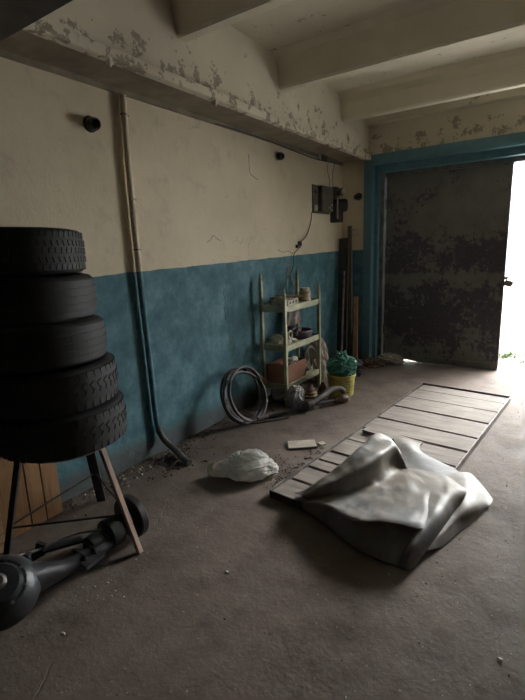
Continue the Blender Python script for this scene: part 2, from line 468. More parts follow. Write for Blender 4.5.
# blue reveal round the doorway
f = MB()
f.lo((-2.19, YB - .035, 0), (-2.09, YD + .1, 2.57)).lo((-2.09, YB + .07, 0), (-2.045, YD + .1, 2.48))
f.lo((-2.09, YB - .035, 2.455), (.95, YD + .1, 2.57)).lo((-2.045, YB + .07, 2.375), (.85, YD + .1, 2.455))
f.lo((.85, YB - .035, 0), (.95, YD + .1, 2.455))
struct(f, 'trim_21', 'frame')
f = MB().lo((-2.045, YB + .15, 0), (-1.995, YD + .08, 2.375)).lo((-1.995, YB + .19, 2.325), (.80, YD + .08, 2.375)).lo((.80, YB + .15, 0), (.85, YD + .08, 2.375))
struct(f, 'trim_22', 'steel_old')
# closed door leaf
d = bpy.data.objects.new('door_1', None); C.objects.link(d); d['kind'] = 'structure'; d.location = (-1.99, YD, 0)
lx = -1.985
leaf = MB().lo((0.005, -.012, .05), (1.385, .012, 2.325))
g = leaf.bm; vv = [g.verts.new(p) for p in ((.005, -.012, .05), (1.385, -.012, .05), (1.385, -.012, .001), (.46, -.012, .004), (.14, -.012, .045))]; g.faces.new(vv); vv = [g.verts.new((v.co.x, .012, v.co.z)) for v in vv]; g.faces.new(vv[::-1])
leaf.build('door_leaf', 'door', d)
fr = MB()
fr.lo((0.0, .0, .03), (.045, .045, 2.325)).lo((1.345, .0, .03), (1.392, .045, 2.325)).lo((0, .0, .05), (1.39, .045, .09)).lo((0, 0, 2.28), (1.39, .045, 2.325))
fr.lo((0, .0, 1.10), (1.39, .045, 1.15))
fr.build('stiffening_frame', 'darksteel', d)
fr = MB().lo((0.0, -.020, .035), (.035, .0, 2.325)).lo((1.36, -.020, .035), (1.39, .0, 2.325)).lo((0, -.018, 2.30), (1.39, 0, 2.325)).lo((.03, -.018, 1.135), (1.36, 0, 1.16)).lo((.03, -.018, .055), (1.36, 0, .085))
fr.build('edge_strip', 'door', d)
for z in (.35, 1.95):
    MB().cyl((-.004, -.02, z), (-.004, -.02, z + .12), .012).build('hinge', 'darksteel', d, True)
d2 = bpy.data.objects.new('door_2', None); C.objects.link(d2); d2['kind'] = 'structure'; d2.location = (.80, YD + .06, 0); d2.rotation_euler = (0, 0, R(78))
MB().lo((0.005, -.012, .01), (1.385, .012, 2.325)).build('door_leaf', 'door', d2)
MB().lo((0.0, -.045, .01), (.045, -.012, 2.325)).lo((1.345, -.045, .01), (1.392, -.012, 2.325)).lo((0, -.045, .05), (1.39, -.012, .09)).lo((0, -.045, 2.28), (1.39, -.012, 2.325)).lo((0, -.045, 1.10), (1.39, -.012, 1.15)).build('stiffening_frame', 'darksteel', d2)
hs = MB().box((1.40, -.005, 1.09), (.05, .008, .035)).tube(spline([(1.415, -.012, 1.10), (1.44, -.02, 1.10), (1.44, .02, 1.10), (1.415, .012, 1.10)], 5), .005)
hs.build('hasp', 'metal', d, True)
pl = thing('padlock', 'old padlock hanging from the hasp on the door edge', 'padlock', (-.556, YD, 1.035))
pl.scale = (1.45, 1.45, 1.2)
MB().box((0, 0, -.005), (.062, .03, .058), (0, R(18), 0), .008).build('lock_body', 'iron', pl, True)
MB().tube(spline([(-.016, 0, .02), (-.020, 0, .05), (-.004, 0, .068), (.012, 0, .052), (.014, 0, .02)], 6), .0045).build('shackle', 'metal', pl, True)

# outside the doorway
gm = MB()
gr = [[(x, y, -.06 + .02 * noise.noise(Vector((x, y, 0)))) for x in [-14 + i * .8 for i in range(36)]] for y in [5.97 + (j * .25 if j < 12 else 3 + (j - 12) * 1.2) for j in range(34)]]
gm.grid(gr)
struct(gm, 'ground', 'gravel')
struct(MB().lo((-2.2, 5.95, -.25), (1.2, 6.06, -.012), .01), 'threshold', 'floor')
ob = MB().lo((-12, 25, -.2), (8, 31, 3.35))
o = struct(ob, 'wall_outside', 'outwall')
MB().lo((-12.3, 24.7, 3.35), (8.3, 31.3, 3.62)).build('roof_edge', 'outroof', o)
for x in (-6, -2.6, .8, 4.2): MB().lo((x, 24.93, 0), (x + .25, 25, 3.35)).build('pilaster', 'outwall', o)
# grass strip just outside
gb = bmesh.new()
rg = random.Random(3)
for i in range(6500):
    x = rg.uniform(-1.9, 1.2); y = rg.gauss(6.75, .26)
    if y < 6.28 or y > 7.5: continue
    if noise.noise(Vector((x * 3, y * 3, 0))) < -.12: continue
    h = rg.uniform(.03, .085); a = rg.uniform(0, 6.28); w = .005
    dx, dy = math.cos(a) * w, math.sin(a) * w; lx_, ly_ = rg.uniform(-.03, .03), rg.uniform(-.03, .03)
    v = [gb.verts.new(p) for p in ((x - dx, y - dy, -.06), (x + dx, y + dy, -.06), (x + lx_, y + ly_, h - .06))]
    gb.faces.new(v)
k = MB(); k.bm.free(); k.bm = gb
k.build('grass', 'grass', kind='stuff', label='fresh green grass growing on gravel outside the doorway', category='grass')

# ------------------------------------------------------------------ tyres on the stand
def tyre(name, c, Ro, H, pattern, tilt, label, rot=0):
    t = thing(name, label, 'tyre', c, rot, 'stacked car tyres'); t.rotation_euler = (tilt[0], tilt[1], rot)
    h = H / 2; Ri = Ro * .62
    prof = [(Ri, -h * .42), (Ri - .006, -h * .62), (Ri + .01, -h * .82), (Ri + .05, -h * .97), (Ro - .05, -h * 1.0), (Ro - .018, -h * .93), (Ro - .005, -h * .80), (Ro, -h * .4), (Ro + .001, 0),
            (Ro, h * .4), (Ro - .005, h * .80), (Ro - .018, h * .93), (Ro - .05, h * 1.0), (Ri + .05, h * .97), (Ri + .01, h * .82), (Ri - .006, h * .62), (Ri, h * .42), (Ri + .03, h * .5), (Ro - .03, h * .5), (Ro - .02, 0), (Ro - .03, -h * .5), (Ri + .03, -h * .5)]
    MB().lathe(prof, seg=72, closed=True).build('carcass', 'tyre', t, 50)
    tr = MB(); dp = .0045
    def blk(a, z, wa, wz, skew=0, r=Ro):
        tr.box((r * math.cos(a), r * math.sin(a), z), (dp * 2, wa, wz), (Matrix.Rotation(a, 4, 'Z') @ Matrix.Rotation(skew, 4, 'X')))
    if pattern == 'block':
        n = 62
        for row, z in enumerate((-.70, -.35, 0, .35, .70)):
            for i in range(n):
                blk(6.28318 * (i + .5 * (row % 2)) / n, z * h, 6.28318 * Ro / n * .74, h * .24, .25 if row % 2 else -.25, Ro - (.005 if abs(z) > .5 else 0))
    elif pattern == 'rib':
        for z in (-.66, -.34, 0, .34, .66):
            rr = Ro - (.006 if abs(z) > .5 else 0)
            tr.lathe([(rr - .008, z * h - h * .12), (rr + dp, z * h - h * .12), (rr + dp, z * h + h * .12), (rr - .008, z * h + h * .12)], seg=72, closed=True)
    else:
        n = 46
        for i in range(n):
            a = 6.28318 * i / n
            blk(a, h * .64, 6.28318 * Ro / n * .66, h * .42, .12, Ro - .006); blk(a + .05, -h * .64, 6.28318 * Ro / n * .66, h * .42, -.12, Ro - .006)
            blk(a + .03, h * .2, 6.28318 * Ro / n * .72, h * .24, .5); blk(a + .06, -h * .16, 6.28318 * Ro / n * .72, h * .24, -.5)
    tr.build('tread', 'tyre', t)
    return t
ty = [(.305, .205, 'chunk', (-2.065, 1.20), 'lowest tyre of the stack, chunky tread, resting on the stand'),
      (.300, .203, 'chunk', (-2.08, 1.19), 'chunky-treaded black tyre second from the bottom of the stack'),
      (.297, .207, 'rib', (-2.105, 1.17), 'worn ribbed black tyre in the middle of the stack'),
      (.295, .207, 'rib', (-2.125, 1.155), 'smooth ribbed tyre just under the topmost tyre'),
      (.288, .203, 'block', (-2.14, 1.14), 'topmost tyre of the stack with fine block tread')]
z = .592
for i, (ro, h, pt, (x, y), lb) in enumerate(ty):
    tyre('car_tyre', (x, y, z + h / 2), ro, h, pt, (R((0, 1.0, -.8, 1.0, .5)[i]), R((0, -.6, .8, -.5, .8)[i])), lb, i * .7)
    z += h + .003
st = thing('tyre_stand', 'three-legged stand holding the tyre stack, thin brace rods between its legs', 'stand', (-2.06, 1.2, 0))
ft = {'fr': (-1.70, 1.30), 'fl': (-2.25, .90), 'bk': (-2.31, 1.52)}
tp = {'fr': (-1.885, 1.27), 'fl': (-2.15, 1.0), 'bk': (-2.12, 1.35)}
rel = lambda p, z: (p[0] + 2.06, p[1] - 1.2, z)
for kx, mt, w, hh in (('fr', 'leg_wood', .028, .022), ('fl', 'darksteel', .036, .026), ('bk', 'darksteel', .05, .03)):
    MB().beam(rel(ft[kx], 0), rel(tp[kx], .575), w, hh, (0, 0, 1), .002).build('leg', mt, st)
def at(kx, t): return rel((ft[kx][0] + (tp[kx][0] - ft[kx][0]) * t, ft[kx][1] + (tp[kx][1] - ft[kx][1]) * t), .575 * t)
for a, ta, b, tb in (('fl', .31, 'fr', .36), ('fl', .33, 'bk', .42), ('bk', .42, 'fr', .42)):
    MB().cyl(at(a, ta), at(b, tb), .0055, seg=8).build('brace_rod', 'darksteel', st, True)
MB().lathe([(.20, .574), (.24, .574), (.24, .586), (.20, .586)], seg=48, closed=True).build('ring', 'iron', st, 40)

# ------------------------------------------------------------------ rear axle on the floor
ax = thing('rear_axle', 'greasy cast axle housing with brake drum lying below the tyre stand', 'car axle', (-1.85, .70, .142))
dirv = Vector((.02, .70, -.02)).normalized()
H = MB()
H.lathe([(.0, -.11), (.05, -.105), (.10, -.09), (.132, -.055), (.146, -.02), (.150, .0), (.146, .02), (.125, .055), (.09, .085), (.0, .10)], (0, 0, 0), (.55, -.25, .8), 32)
H.tube(spline([(0, .05, 0), (.03, .16, -.02), (.055, .28, -.04), (.06, .42, -.045), (.05, .52, -.03)], 6), lambda t: .105 - .068 * min(1, t * 2.2) ** .7, 20)
H.tube(spline([(0, -.05, 0), (-.02, -.16, -.02), (-.03, -.30, -.035), (-.04, -.55, -.03)], 6), lambda t: .10 - .058 * min(1, t * 1.6), 20)
H.build('housing', 'axle', ax, 50)
MB().lathe([(.0, .118), (.075, .110), (.088, .085), (.10, .085), (.10, .075), (0, .07)], (0, 0, 0), (.55, -.25, .8), 28).build('diff_cover', 'axle', ax, 35)
for i in range(8):
    a = i * math.pi / 4; q = Vector((0, 0, 1)).rotation_difference(Vector((.55, -.25, .8))).to_matrix()
    p = q @ Vector((.094 * math.cos(a), .094 * math.sin(a), .08)); n = q @ Vector((0, 0, 1))
    MB().cyl(p, p + n * .014, .007, seg=6).build('bolt', 'iron', ax)
MB().lathe([(.0, 0), (.03, 0), (.032, .02), (.02, .03), (.0, .03)], Vector((.55, -.25, .8)).normalized() * .112, (.55, -.25, .8), 20).build('filler_plug', 'iron', ax, 35)
MB().lathe([(.045, .40), (.05, .42), (.05, .49), (.074, .50), (.078, .53), (.078, .56), (.066, .57), (.06, .60), (.0, .60)], (.03, 0, -.03), (.0, 1, .02), 28).build('hub', 'axle', ax, 35)
MB().lathe([(.0, .60), (.03, .60), (.05, .64), (.112, .645), (.118, .652), (.118, .685), (.108, .695), (.05, .70), (.0, .70)], (.02, 0, -.022), (.0, 1, .02), 40).build('brake_drum', 'black', ax, 35)
s = MB().box((.095, .36, -.04), (.075, .11, .018), (0, .2, .1), .003).box((.05, .335, -.03), (.10, .012, .05), None, .002).box((.05, .39, -.03), (.10, .012, .05), None, .002)
s.build('spring_perch', 'axle', ax)
s = MB().beam((-.02, .40, .0), (-.10, .17, .03), .05, .012).beam((-.08, .24, .01), (-.17, .12, -.05), .03, .02).box((-.06, .14, .045), (.05, .02, .05), (0, 0, .5)).box((-.07, .22, .05), (.04, .02, .04), (0, .3, .5))
s.build('trailing_arm', 'axle', ax)
MB().tube(spline([(.05, .50, .02), (-.02, .36, .05), (-.06, .20, .05), (-.05, .05, .10)], 6), .006, 6).build('brake_pipe', 'iron', ax, True)

# wooden crates by the wall
cr = thing('wooden_crate', 'yellow plywood crate against the blue wall behind the tyre stand', 'crate', (-2.487, 1.13, 0))
b = MB()
for i, (y0, y1) in enumerate(((-.17, -.005), (0, .085), (.09, .185))): b.lo((.065, y0, .0), (.083, y1, .46), .002)
b.build('front_boards', 'crate', cr)
MB().lo((0, .165, 0), (.065, .183, .46), .002).build('side_board', 'crate', cr)
MB().lo((0, -.17, 0), (.065, -.152, .46)).build('side_board', 'crate', cr)
MB().lo((0, -.17, .46), (.085, .185, .475), .002).build('lid', 'crate', cr)
cr = thing('slatted_crate', 'slatted wooden crate in the dark left of the yellow crate', 'crate', (-2.40, .78, 0))
for i in range(9): MB().lo((.07, -.17, .02 + i * .046), (.082, .16, .053 + i * .046)).build('slat', 'slat', cr)
for y in (-.16, .13): MB().lo((.045, y, 0), (.07, y + .03, .44)).build('corner_post', 'slat', cr)
MB().lo((-.08, -.17, 0), (-.06, .16, .44)).lo((-.06, -.17, 0), (.045, -.15, .44)).lo((-.06, .14, 0), (.045, .16, .44)).build('back_panel', 'dark_plank', cr)

# ------------------------------------------------------------------ pipe down the wall
pp = thing('wall_conduit', 'pipe running down the left wall, cream above and blue below', 'pipe', (-2.47, 2.13, 0))
m = MB().tube(spline([(0, .005, 2.50), (.0, .0, 2.30), (.002, -.004, 1.9), (.002, .0, 1.5), (.003, .008, 1.1), (.003, .02, .7), (.003, .028, .33), (.004, .045, .20)], 6), .021, 12)
m.build('pipe', 'wall', pp, True)
for zz in (1.53, 1.86, 2.38): MB().tube([(.0, .0, zz), (.0, .0, zz + .008)], .024, 12).box((-.01, .025, zz + .004), (.012, .035, .008)).build('clamp', 'iron', pp, 35)
MB().tube(spline([(.004, .042, .24), (.006, .05, .18), (.04, .075, .10), (.16, .07, .045), (.26, .03, .030), (.33, .012, .026)], 8), .0235, 12).build('hose_end', 'rubber_hose', pp, True)

# ------------------------------------------------------------------ electrical fittings
def socket(loc, rz, label, ring, r=.034):
    t = thing('lamp_socket', label, 'lamp socket', loc, rz)      # axis along local +X
    MB().lathe([(0, 0), (r * 1.25, 0), (r * 1.25, .008), (r * 1.0, .016), (0, .016)], (0, 0, 0), (1, 0, 0), 24).build('rose', ring, t, 35)
    MB().lathe([(0, .014), (r * .95, .014), (r, .03), (r, .06), (r * .8, .075), (r * .72, .075), (r * .65, .05), (0, .05)], (0, 0, 0), (1, -.12, -.15), 24).build('holder', 'bakelite', t, 35)
    return t
socket((XW, 1.885, 2.285), 0, 'black bulb holder high on the wall left of the pipe', 'bakelite', .038)
socket((XW, 4.03, 2.40), 0, 'black bulb holder on a pale base, above the shelf rack', 'ceramic', .036)
socket((-2.27, YB, 2.11), R(-90), 'black bulb holder on the narrow wall beside the blue door frame', 'bakelite', .036)
eb = thing('switch_box', 'dark electrical switch box on the cream wall near the corner', 'switch box', (XW, 4.98, 2.05))
MB().lo((0, -.22, -.155), (.018, .20, .155), .003).build('back_board', 'boxgrey', eb)
MB().lo((.018, -.10, -.135), (.075, .19, .15), .008).build('cover', 'boxgrey', eb, 35)
MB().lathe([(0, 0), (.036, 0), (.034, .012), (.02, .018), (0, .018)], (.018, -.165, -.10), (1, 0, 0), 20).build('round_fuse', 'ceramic', eb, 35)
MB().lathe([(0, 0), (.022, 0), (.02, .02), (0, .022)], (.018, -.165, .08), (1, 0, 0), 16).build('round_fuse', 'boxgrey', eb, 35)
for y_, z_ in ((.07, -.09), (.12, -.06), (.12, -.115)): MB().lathe([(0, 0), (.012, 0), (.011, .02), (0, .022)], (.075, y_, z_), (1, 0, 0), 12).build('terminal', 'ceramic', eb, 35)
mo = thing('relay', 'black round-bodied relay hanging on the right side of the switch box', 'relay', (XW + .09, 5.24, 2.0))
mo.scale = (1.3, 1.3, 1.25)
MB().lathe([(0, -.08), (.05, -.08), (.06, -.065), (.06, .05), (.05, .065), (0, .065)], (.01, .05, 0), (.8, .5, 0), 28).build('motor_body', 'black', mo, 35)
MB().lo((-.09, .0, -.16), (.02, .10, -.03), .006).build('lower_block', 'black', mo)
MB().lathe([(0, 0), (.035, 0), (.035, .05), (.02, .06), (0, .06)], (0, .02, .12), (1, -.2, 0), 20).build('top_coil', 'boxgrey', mo, 35)
MB().lathe([(0, .058), (.028, .058), (.024, .07), (0, .07)], (0, .02, .12), (1, -.2, 0), 20).build('glass_face', 'ceramic', mo, 35)
MB().lo((-.09, -.02, .06), (.0, .05, .17), .005).build('upper_block', 'boxgrey', mo)
MB().tube(spline([(.03, -.05, .07), (.035, -.06, .02), (.035, -.065, -.06), (.03, -.05, -.13)], 5), .007, 8).build('lever', 'enamel', mo, True)
so = thing('wall_outlet', 'pale wall outlet on the narrow wall above the planks', 'wall outlet', (-2.325, YB, 1.675))
MB().lo((-.05, -.022, -.045), (.06, 0, .05), .006).build('plate', 'ceramic', so, 35)
MB().lathe([(0, 0), (.025, 0), (.025, .012), (0, .012)], (.0, -.018, 0), (0, -1, 0), 18).build('outlet_face', 'enamel', so, 35)
def wire(pts, r, label, mat='cord', name='electric_wire', n=6):
    return tag(MB().tube(spline(pts, n), r, 6).build(name, mat, None, True), label, 'wire')
wx = XW + .006
wire([(wx, 5.20, 2.52), (wx, 5.15, 2.42), (wx + .01, 5.19, 2.28), (wx + .02, 5.16, 2.20)], .003, 'thin wire dropping from the ceiling edge to the switch box')
wire([(wx + .01, 5.34, 2.50), (wx, 5.30, 2.38), (wx + .02, 5.27, 2.22), (wx + .05, 5.25, 2.16)], .003, 'short wire running down to the round relay')
wire([(wx, 4.74, 1.90), (wx, 4.72, 1.80), (wx + .004, 4.64, 1.68), (wx, 4.58, 1.62), (wx + .01, 4.46, 1.57), (wx + .008, 4.40, 1.50), (wx + .01, 4.30, 1.44), (wx + .02, 4.25, 1.30), (wx + .02, 4.12, 1.18), (wx + .02, 4.10, 1.02)], .0045, 'wire from the switch box down towards the shelf rack')
jb = thing('junction_block', 'small cracked wire joint on the wall above the shelf rack', 'wire joint', (XW, 4.40, 1.53))
MB().lo((0, -.035, -.02), (.03, .035, .012), .004).build('block', 'cord', jb); MB().lo((0, .02, 0), (.035, .055, .05), .004).build('cap', 'boxgrey', jb)
for i, yy in enumerate((4.88, 4.97, 5.04)):
    t = thing('insulator', 'small dark insulator hanging under the ceiling edge', 'insulator', (-2.46, yy, 2.54), 0, 'insulators under the ceiling edge')
    MB().lathe([(0, 0), (.012, 0), (.02, -.02), (.014, -.035), (.022, -.05), (.012, -.065), (0, -.068)], (0, 0, 0), (0, 0, 1), 14).build('knob', 'boxgrey' if i else 'ceramic', t, 35)
wire([(wx, 3.0, 2.515), (wx + .03, 3.6, 2.508), (wx + .03, 4.2, 2.49), (wx + .04, 4.8, 2.47), (wx + .03, 5.2, 2.49), (wx + .02, 5.5, 2.50)], .006, 'black line added for the dark gap along the top of the left wall')  # sagging dark line added in place of the shadow gap at the wall top

# ------------------------------------------------------------------ the shelf rack
X0, X1, Y0, Y1 = -2.435, -2.175, 3.57, 4.27
rk = thing('shelf_rack', 'pale green metal shelf rack with pointed finials against the blue wall', 'shelf rack', ((X0 + X1) / 2, (Y0 + Y1) / 2, 0))
cx, cy = (X0 + X1) / 2, (Y0 + Y1) / 2
for x, y, h in ((X0, Y0, 1.20), (X1, Y0, 1.045), (X0, Y1, 1.20), (X1, Y1, 1.045)):
    x -= cx; y -= cy
    p = MB().box((x, y, h / 2), (.032, .032, h), None, .002).build('post', 'rack', rk)
    MB().lathe([(.013, 0), (.018, .006), (.018, .014), (.010, .020), (.016, .032), (.017, .045), (.010, .058), (.012, .064), (.006, .085), (.002, .105), (0, .106)], (x, y, h), (0, 0, 1), 16).build('finial', 'rack', p, 35)
for zt in (.20, .585, .965):
    sh = MB().lo((X0 - cx, Y0 - cy, zt - .006), (X1 - cx, Y1 - cy, zt)).build('shelf', 'rack', rk)
    e = MB().lo((X1 - cx, Y0 - cy, zt - .045), (X1 - cx + .006, Y1 - cy, zt + .012)).lo((X0 - cx, Y0 - cy - .006, zt - .045), (X1 - cx, Y0 - cy, zt + .012)).lo((X0 - cx, Y1 - cy, zt - .045), (X1 - cx, Y1 - cy + .006, zt + .012)).lo((X0 - cx - .006, Y0 - cy, zt - .045), (X0 - cx, Y1 - cy, zt + .012))
    e.build('shelf_rim', 'rack', sh)
# things on the top shelf
T = .966
t = thing('holed_box', 'pale box with three dark square holes on the top shelf', 'box', (-2.255, 3.80, T), R(8))
MB().lo((-.04, -.13, 0), (.04, .13, .055), .004).build('body', 'enamel', t)
for i in range(3): MB().lo((.0405, -.095 + i * .075, .014), (.042, -.06 + i * .075, .042)).build('dark_hole_plate', 'bakelite', t)  # flat dark plates stand in for the shade inside the holes
t = thing('tin_can', 'tan tin with cream rim at the right end of the top shelf', 'tin', (-2.28, 4.16, T))
MB().lathe([(0, 0), (.062, 0), (.066, .012), (.058, .03), (.058, .085), (.064, .09), (.064, .10), (0, .10)], (0, 0, 0), (0, 0, 1), 28).build('can', 'tin', t, 35)
MB().lathe([(0, .10), (.045, .10), (.05, .115), (.05, .135), (0, .138)], (0, 0, 0), (0, 0, 1), 24).build('lid', 'enamel', t, 35)
t = tag(crumple(MB(), (-2.30, 3.665, T + .045), (.085, .06, .055), 3, 4, .22, 2.2).build('folded_cloth', 'cloth', None, 40), 'crumpled light cloth at the left end of the top shelf', 'cloth')
for i, (a, b_, w, mt, lb) in enumerate((((-2.33, 3.60, T + .08), (-2.34, 4.02, T + .07), .045, 'brown_plank', 'dark wood offcut lying across the cloth on the top shelf'),
                              ((-2.38, 3.75, T + .09), (-2.22, 3.98, T + .068), .03, 'slat', 'thin light stick leaning over the terminal box on the top shelf'),
                              ((-2.36, 3.86, T + .03), (-2.37, 4.22, T + .035), .06, 'bootbrown', 'brown wood block at the back of the top shelf'))):
    tag(MB().beam(a, b_, w, .018, (0, 0, 1), .002).build('wood_offcut', mt), lb, 'wood offcut')
wire([(-2.34, 4.10, T + .02), (-2.36, 4.08, T + .16), (-2.40, 4.05, T + .30), (-2.42, 4.10, T + .38), (-2.40, 4.02, T + .34), (-2.38, 4.0, T + .28)], .005, 'bent wire standing up behind the top shelf', 'iron', 'bent_wire')
# middle shelf
T = .586
t = thing('round_pan', 'dark round pan lying on the middle shelf', 'pan', (-2.30, 4.05, T))
t.scale = (.88, .92, .95)
MB().lathe([(0, 0), (.12, .0), (.150, .02), (.165, .075), (.160, .085), (.148, .075), (.135, .025), (0, .015)], (0, 0, 0), (0, 0, 1), 40).build('bowl', 'pan', t, 35)
MB().tube([(.15 * math.cos(a * .3142), .15 * math.sin(a * .3142), .082) for a in range(20)], .012, 8, True).build('rim', 'pan', t, True)
tag(crumple(MB(), (-2.29, 3.93, T + .10), (.07, .08, .05), 5, 4, .3, 2.5, -1.2).build('dark_rag', 'pan', None, 40), 'dark rag bundled in the round pan', 'rag')
t = thing('enamel_jug', 'small white enamel jug with a ring handle on the middle shelf', 'jug', (-2.25, 3.70, T))
MB().lathe([(0, 0), (.05, 0), (.058, .02), (.055, .06), (.038, .09), (.036, .12), (0, .12)], (0, 0, 0), (0, 0, 1), 24).build('body', 'enamel', t, 35)
MB().tube([(.055, .032 * math.cos(a * .3927), .095 + .042 * math.sin(a * .3927)) for a in range(16)], .008, 8, True).build('ring_handle', 'enamel', t, True)
tag(crumple(MB(), (-2.31, 3.66, T + .045), (.08, .07, .05), 9, 4, .25, 2.4, -.9).build('white_bundle', 'enamel', None, 40), 'off-white plastic bundle at the left end of the middle shelf', 'bundle')
tag(crumple(MB(), (-2.235, 3.80, T + .025), (.04, .05, .025), 11, 4, .25, 2.4, -.9).build('paper_packet', 'paper', None, 40), 'small crumpled paper packet between jug and pan', 'packet')
m = MB(); rows = []
for j in range(9):
    zz = .93 - j * .028
    rows.append([(-2.395 + .012 * math.sin(i * 1.5 + j * .2), 4.03 + i * .028 * (1 + .04 * j) - .01 * j, zz) for i in range(9)])
tag(m.grid(rows, .006).build('hanging_cloth', 'cloth', None, True), 'pleated pale cloth hanging at the back under the top shelf', 'cloth')
# low shelf
T = .201
t = thing('cardboard_box', 'open brown cardboard box on the lowest shelf', 'box', (-2.30, 3.80, T))
w, l, h = .115, .185, .19
MB().lo((-w, -l, 0), (w, l, .006)).build('bottom', 'card', t)
for nm, a, b_ in (('side', (-w, -l, 0), (-w + .005, l, h)), ('side', (w - .005, -l, 0), (w, l, h)), ('side', (-w, -l, 0), (w, -l + .005, h)), ('side', (-w, l - .005, 0), (w, l, h))): MB().lo(a, b_).build(nm, 'card', t)
tag(crumple(MB(), (-2.27, 3.84, T + .19), (.06, .08, .035), 14, 4, .3, 2.5, -1.2).build('crumpled_paper', 'paper', None, 30), 'crumpled white paper in the cardboard box', 'paper')
t = thing('rope_coil', 'pale rope coil hanging over the right end of the lowest shelf', 'rope', (-2.24, 4.17, T))
for k in range(3):
    MB().tube([(.02 * math.sin(a * .5 + k) + .012 * k, (.065 + .01 * k) * math.cos(a * .3142), .15 + (.11 + .008 * k) * math.sin(a * .3142)) for a in range(20)], .007, 6, True).build('loop', 'cloth', t, True)
tag(crumple(MB(), (-2.31, 4.13, T + .06), (.08, .07, .065), 16, 4, .25, 2.2, -.85).build('cloth_bundle', 'cloth', None, 40), 'brown cloth bundle behind the rope on the lowest shelf', 'bundle')
# sack behind the rack, right side
tag(crumple(MB(), (-2.33, 4.50, .22), (.13, .13, .27), 21, 5, .16, 2.0, -.80).build('cloth_sack', 'cloth', None, 40), 'dusty sack standing between shelf rack and yellow bucket', 'sack')

# under the rack
tag(crumple(MB(), (-2.30, 3.70, .085), (.11, .12, .11), 31, 5, .18, 1.7, -.78, .14).build('plastic_bag', 'grey_bag', None, 40), 'dark grey plastic bag on the floor under the rack', 'plastic bag')
tag(crumple(MB(), (-2.12, 3.63, .085), (.095, .10, .11), 33, 5, .18, 1.7, -.78, .16).build('plastic_bag', 'grey_bag', None, 40), 'lighter grey plastic bag bulging out in front of the rack', 'plastic bag')
def boot(loc, s, mat, lb, band):
    t = thing('rubber_boot', lb, 'rubber gaiter', loc)
    prof = [(0, 0)]; 
    for k in range(5):
        r = (.062 - .008 * k) * s; zz = .024 * k * s
        prof += [(r, zz + .004), (r + .006 * s, zz + .012 * s), (r - .004 * s, zz + .022 * s)]
    prof += [(.018 * s, .128 * s), (.012 * s, .15 * s), (0, .152 * s)]
    MB().lathe(prof, (0, 0, 0), (0, 0, 1), 28).build('bellows', mat, t, 45)
    if band:
        for k in (1, 2, 3): MB().lathe([((.066 - .008 * k) * s, .024 * k * s + .010 * s), ((.072 - .008 * k) * s, .024 * k * s + .010 * s), ((.072 - .008 * k) * s, .024 * k * s + .017 * s), ((.066 - .008 * k) * s, .024 * k * s + .017 * s)], seg=28, closed=True).build('clamp_band', 'brass', t, 30)
boot((-2.01, 3.76, .0), 1.3, 'bootbrown', 'ribbed brown rubber gaiter with brass bands', True)
boot((-1.97, 3.94, .0), 1.15, 'bootbrown', 'smaller dark ribbed gaiter right of the banded one', False)
# drive shaft
ds = thing('drive_shaft', 'old drive shaft with ribbed joint boots on the floor before the rack', 'drive shaft', (-1.95, 3.35, 0))
P0, P1 = Vector((-.22, -.25, .035)), Vector((.26, .60, .055))
MB().cyl(P0, P1, .014, seg=14).build('shaft', 'axle', ds, True)
dv = (P1 - P0).normalized()
def joint(s0, sc, mat='rubber_hose'):
    prof = [(0, 0), (.02 * sc, 0)]
    for k in range(5): prof += [((.030 + .004 * k) * sc, .018 * k + .004), ((.040 + .004 * k) * sc, .018 * k + .010), ((.033 + .004 * k) * sc, .018 * k + .016)]
    prof += [(.052 * sc, .095), (.054 * sc, .14), (.045 * sc, .15), (.02 * sc, .155), (0, .155)]
    c = P0 + dv * s0; c = Vector((c.x, c.y, .054 * sc + .002))
    return MB().lathe(prof, c, dv, 28).build('joint_boot', mat, ds, 40)
joint(.40, 1.0); joint(.80, .82, 'bootbrown')
MB().cyl(P0 - dv * .03, P0 + dv * .08, .019, seg=12).build('splined_end', 'iron', ds, True)
# curved hose
ch = thing('bent_hose', 'bent wide grey hose leaning over the drive shaft by the bucket', 'hose', (0, 0, 0))
pts = spline([(-1.985, 3.46, .036), (-1.915, 3.58, .06), (-1.87, 3.70, .10), (-1.83, 3.86, .135), (-1.78, 3.945, .125), (-1.745, 3.965, .09)], 8)
MB().tube(pts, .028, 16).build('hose_tube', 'rubber_hose', ch, True)
e = pts[-1]; e2 = (pts[-1] - pts[-2]).normalized()
MB().lathe([(0, .0), (.023, .0), (.023, .003), (0, .003)], e, e2, 16).build('dark_end_disc', 'bakelite', ch, 30)  # dark disc on the closed tube stands in for its shaded opening

# bucket with green bag
bk = thing('yellow_bucket', 'yellow plastic bucket with small black writing beside the shelf rack', 'bucket', (-1.86, 4.15, 0), R(-10))
MB().lathe([(0, 0), (.118, 0), (.124, .006), (.138, .20), (.147, .20), (.149, .212), (.147, .226), (.140, .228), (.136, .222), (.130, .20), (.116, .012), (0, .012)], (0, 0, 0), (0, 0, 1), 48).build('pail', 'yellow', bk, 35)
